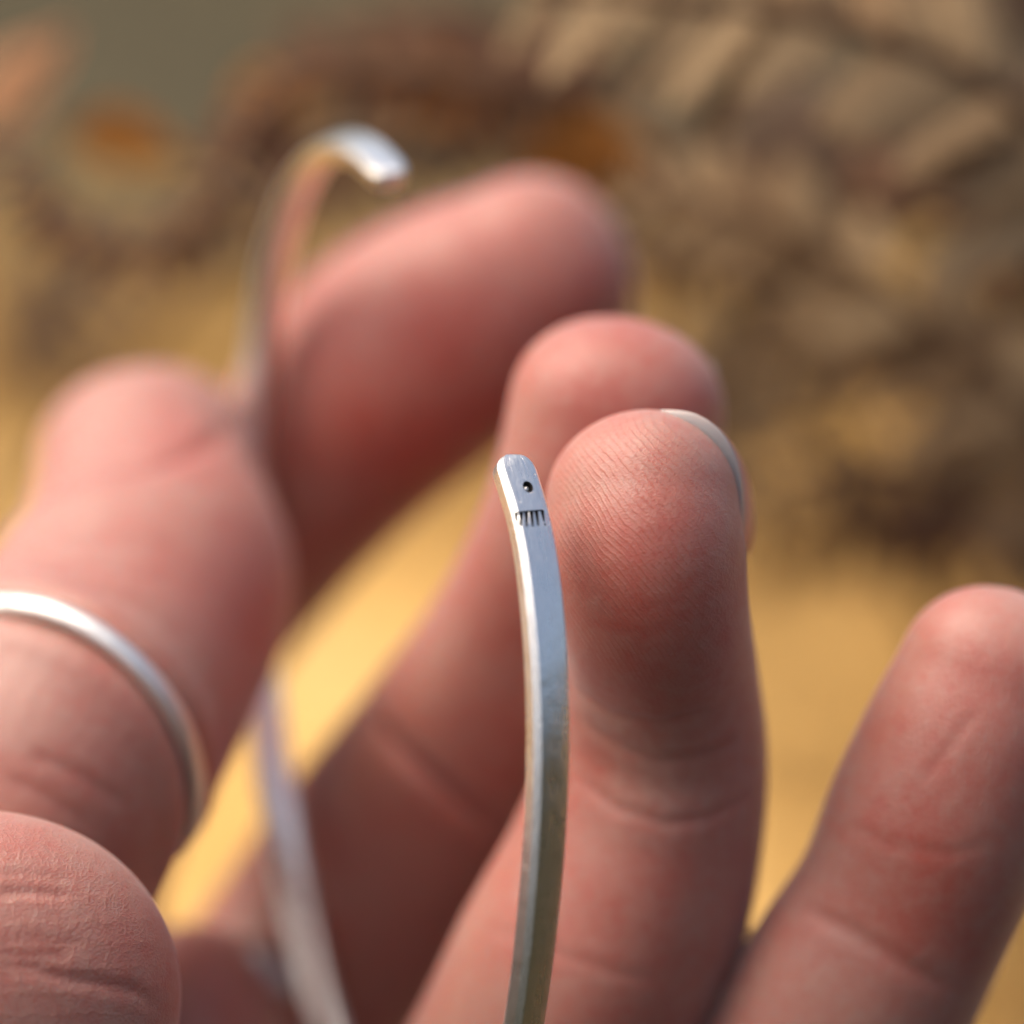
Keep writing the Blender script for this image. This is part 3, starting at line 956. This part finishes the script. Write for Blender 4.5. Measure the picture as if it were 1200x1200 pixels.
for (r, h) in ((0.0, .62), (.55, .58), (.85, .46), (1.0, .2), (1.0, -.9)):
    for a in np.linspace(0, 2 * math.pi, 28, endpoint=False):
        V.append(h_pt + fc * h + major * math.cos(a) * 2.35 * max(r, .01) + minor * math.sin(a) * 1.35 * max(r, .01))
for i in range(4):
    for j in range(28):
        F.append((i * 28 + j, i * 28 + (j + 1) % 28, (i + 1) * 28 + (j + 1) % 28, (i + 1) * 28 + j))
mesh_obj("oval_face", to_world(np.array(V)), F, M_DULL, parent=signet, origin=to_world(h_pt)[0])

# ------------------------------------------------------------------ dry plants behind
M_FERN = [plant_material("dry_bracken_tan", (0.24, 0.150, 0.078), (0.47, 0.335, 0.185), 90, 0.3),
          plant_material("dry_bracken_brown", (0.075, 0.032, 0.020), (0.19, 0.10, 0.055), 90, 0.25),
          plant_material("dry_bracken_grey", (0.085, 0.052, 0.036), (0.22, 0.150, 0.098), 90, 0.25)]
M_RUST = plant_material("rust_leaf", (0.36, 0.14, 0.03), (0.58, 0.27, 0.06), 60, 0.35)
M_PEACH = plant_material("peach_leaf", (0.55, 0.27, 0.13), (0.75, 0.42, 0.22), 60, 0.35)
M_STEM = plant_material("bracken_stem", (0.07, 0.035, 0.02), (0.17, 0.095, 0.05), 200, 0.0)

def leaflet_mesh(seed):
    """one toothed, curled pinna, 1 long, pointing +Y, face up +Z"""
    rg = random.Random(seed)
    V, F = [], []
    n = 9
    for i in range(n + 1):
        t = i / n
        w = 0.30 * (1 - t) ** 0.55 * (0.6 + 0.4 * min(1, t * 6)) * (1.0 if i % 2 else 0.66) + 0.004
        droop = -0.18 * t * t + rg.uniform(-.012, .012)
        cup = 0.35 * w
        V += [(-w, t + rg.uniform(-.02, .03), droop - cup), (0, t, droop), (w, t + rg.uniform(-.02, .03), droop - cup)]
    for i in range(n):
        a = 3 * i
        F += [(a, a + 1, a + 4, a + 3), (a + 1, a + 2, a + 5, a + 4)]
    me = bpy.data.meshes.new("leaflet")
    me.from_pydata(V, [], F)
    me.polygons.foreach_set("use_smooth", [True] * len(me.polygons))
    me.update()
    return me
LEAF_MESHES = [[leaflet_mesh(10 * k + j) for j in range(3)] for k in range(3)]
for k in range(3):
    for me in LEAF_MESHES[k]:
        me.materials.append(M_FERN[k])

def tube_mesh(name, pts, r0, r1, mat, parent, sides=7):
    pts = np.array(pts)
    V, F = [], []
    for i, p in enumerate(pts):
        t = nrm(pts[min(i + 1, len(pts) - 1)] - pts[max(i - 1, 0)])
        u = nrm(np.cross(t, (0.3, 0.2, 1.0))); v = np.cross(t, u)
        r = r0 + (r1 - r0) * i / (len(pts) - 1)
        for a in np.linspace(0, 2 * math.pi, sides, endpoint=False):
            V.append(p + (u * math.cos(a) + v * math.sin(a)) * r)
    for i in range(len(pts) - 1):
        for j in range(sides):
            a, b = i * sides + j, i * sides + (j + 1) % sides
            F.append((a, b, b + sides, a + sides))
    F += [tuple(reversed(range(sides))), tuple((len(pts) - 1) * sides + j for j in range(sides))]
    return mesh_obj(name, V, F, mat, parent=parent, origin=pts[0])

def frond(pts, length_px, npin, kind, label, face=(0, .5, -1), taper=0.75, lean=0.35, group="dried bracken fronds"):
    """pts: (px, py, dz) from the stalk to the tip"""
    rows = [list(P(*p)) + [0, 0] for p in pts]
    S = catmull(rows, 4.0)[:, :3]
    Wp = to_world(S)
    # stalk runs down to the ground
    base = Wp[0].copy(); d0 = nrm(Wp[0] - Wp[1])
    foot = base + np.array([d0[0] * .05, d0[1] * .05 + .02, 0]); foot[2] = 0.0
    mid = (base + foot) / 2 + np.array([0, 0.01, 0.01]) + d0 * .015
    stalk = [foot, foot * .6 + mid * .4 + np.array([0, 0, .004]), mid, mid * .4 + base * .6 + d0 * .004]
    root = bpy.data.objects.new("bracken_frond", None)
    root.empty_display_size = 0.01
    COL.objects.link(root); root.location = Vector(foot)
    tag(root, label, "fern", group)
    allp = np.vstack([stalk, Wp])
    tube_mesh("stem", allp, 0.0011, 0.0004, M_STEM, root)
    seg = np.r_[0, np.cumsum(np.linalg.norm(np.diff(Wp, axis=0), axis=1))]
    fdir = np.array(wdir(face)); fdir = nrm(fdir)
    sc = length_px / PXMM * 0.001 * (FOCUS + pts[0][2]) / FOCUS
    for k in range(npin):
        t = (k + .5) / npin
        pos = np.array([np.interp(t * seg[-1], seg, Wp[:, c]) for c in range(3)])
        p2 = np.array([np.interp(min(1, t + .02) * seg[-1], seg, Wp[:, c]) for c in range(3)])
        p1 = np.array([np.interp(max(0, t - .02) * seg[-1], seg, Wp[:, c]) for c in range(3)])
        tan = nrm(p2 - p1)
        for side in (-1, 1):
            if random.random() < 0.06:
                continue
            lat = nrm(np.cross(fdir, tan)) * side
            y = nrm(lat + tan * (lean + random.uniform(-.15, .2)) + fdir * random.uniform(-.35, .25))
            z = nrm(fdir + np.array([random.uniform(-.5, .5) for _ in range(3)]))
            x = nrm(np.cross(y, z)); z = np.cross(x, y)
            L = sc * (1 - taper * t) * random.uniform(.82, 1.12)
            o = bpy.data.objects.new("leaflet", random.choice(LEAF_MESHES[kind]))
            COL.objects.link(o)
            o.parent = root
            w = random.uniform(.75, 1.15)
            m = Matrix(((x[0] * w, y[0], z[0]), (x[1] * w, y[1], z[1]), (x[2] * w, y[2], z[2]))).to_4x4()
            o.matrix_local = Matrix.Translation(Vector(pos - foot)) @ m @ Matrix.Scale(L, 4)
    return root

frond([(1310, 230, 58), (1180, 110, 55), (1000, 35, 53), (820, 0, 52), (620, -15, 52)], 220, 14, 0, "broad tan bracken frond arching across the upper right, its leaflets in clear stripes", lean=.55, taper=.45)
frond([(1330, 350, 80), (1180, 270, 76), (1000, 235, 75), (860, 260, 76), (760, 330, 80)], 130, 18, 1, "dark brown curled bracken frond below the broad striped one", lean=.4, taper=.5)
frond([(1330, 540, 90), (1170, 450, 86), (1020, 410, 85), (880, 420, 85), (790, 480, 88)], 150, 16, 0, "tan bracken frond hanging level with the middle fingertip", lean=.4)
frond([(1340, 690, 100), (1200, 590, 95), (1060, 540, 94), (940, 550, 95), (860, 600, 98)], 130, 16, 2, "greyish brown bracken frond above the little finger", lean=.5)
frond([(700, 120, 76), (560, 95, 70), (430, 85, 68), (330, 105, 66), (280, 170, 65), (225, 265, 64), (140, 290, 64), (50, 255, 66), (15, 170, 68)], 72, 34, 1,
      "thin dark brown frond curling in an S behind the far end of the cuff", lean=.5, taper=.4)
frond([(20, 440, 125), (80, 350, 120), (180, 290, 118), (280, 300, 118), (340, 360, 120)], 110, 14, 2, "grey withered frond at the left above the thumb tip", lean=.4)
frond([(800, 260, 108), (680, 200, 106), (540, 165, 106), (420, 190, 108)], 110, 14, 0, "pale tan frond just above the forefinger tip", lean=.4)
frond([(1280, 30, 92), (1150, -10, 90), (1000, 0, 88), (850, 15, 88), (700, 0, 90)], 130, 16, 2, "grey brown bracken frond along the top edge at the right", lean=.3)
frond([(1310, 600, 74), (1170, 440, 71), (1030, 330, 70), (880, 250, 70), (740, 215, 72)], 190, 13, 0, "long tan frond sweeping from the forefinger tip down to the right edge", lean=.6, taper=.5)
frond([(1300, 180, 115), (1120, 190, 112), (960, 170, 112), (800, 180, 112), (660, 240, 114)], 170, 16, 2, "grey brown frond filling the gap under the broad striped one", lean=.35, taper=.4)
frond([(760, 560, 118), (850, 440, 114), (930, 330, 112), (1000, 200, 112)], 150, 14, 0, "upright tan frond just right of the middle fingertip", lean=.5, taper=.5)
frond([(1260, 640, 120), (1130, 600, 118), (1010, 610, 118), (900, 650, 120)], 120, 12, 1, "low dark brown frond just above the little fingertip", lean=.5, taper=.5)

frond([(720, 60, 92), (600, 70, 90), (470, 60, 88), (340, 70, 88)], 110, 16, 1, "rusty brown frond crossing behind the far tip of the cuff", lean=.4, taper=.4)
frond([(300, 240, 96), (420, 200, 92), (560, 140, 92), (700, 140, 94)], 90, 14, 1, "dark brown frond between the far cuff tip and the forefinger", lean=.4, taper=.4)

def dry_leaf(pt, length_px, rot, mat, label, tilt=0.4, width=.36):
    c = to_world(P(*pt))[0]
    sc = length_px / PXMM * .001 * (FOCUS + pt[2]) / FOCUS
    V, F = [], []
    n = 12
    ca, sa = math.cos(R(rot)), math.sin(R(rot))
    X = np.array([ca, sa, tilt * .6]); Yv = np.array([-sa, ca, -tilt]); X = nrm(X); Yv = nrm(Yv - X * X.dot(Yv)); Zv = np.cross(X, Yv)
    L = lambda a: np.array(wdir(X * a[0] + Yv * a[1] + Zv * a[2]))
    rows = []
    for i in range(n + 1):
        t = i / n
        w = width * math.sin(math.pi * min(1, t * .97 + .03)) ** .8 * (1 - .35 * t) + .003
        for u in (-1, -.5, 0, .5, 1):
            rows.append(c + sc * L((t - .5, u * w, -.35 * (t - .5) ** 2 + .5 * w * u * u + .03 * math.sin(t * 17 + u * 3))))
    for i in range(n):
        for j in range(4):
            a = i * 5 + j
            F.append((a, a + 1, a + 6, a + 5))
    root = bpy.data.objects.new("dry_leaf", None); root.empty_display_size = .01
    COL.objects.link(root)
    root.location = Vector(c)
    tag(root, label, "leaf", "dead leaves caught in the bracken")
    mesh_obj("blade", rows, F, mat, parent=root, origin=c)
    rib = [rows[5 * i + 2] for i in range(n + 1)]
    st = [rib[0] + (rib[0] - rib[3]) * .9, rib[0] + (rib[0] - rib[2]) * .5] + rib
    tube_mesh("stalk", st, sc * .018, sc * .006, M_STEM, root, 6)
dry_leaf((25, 95, 80), 170, 50, M_PEACH, "peach dead leaf in the top left corner", .5, .26)
dry_leaf((330, 120, 76), 150, 20, M_RUST, "rust orange leaf left of the far end of the cuff", .5)
dry_leaf((690, 185, 74), 170, 5, M_RUST, "rust orange leaf above the forefinger tip", .4)
dry_leaf((510, 112, 74), 210, -8, M_RUST, "rust brown leaf on the thin frond above the far cuff end", .4, .25)
dry_leaf((150, 168, 78), 140, -15, M_RUST, "small rusty leaf within the curl of the thin frond", .4, .3)
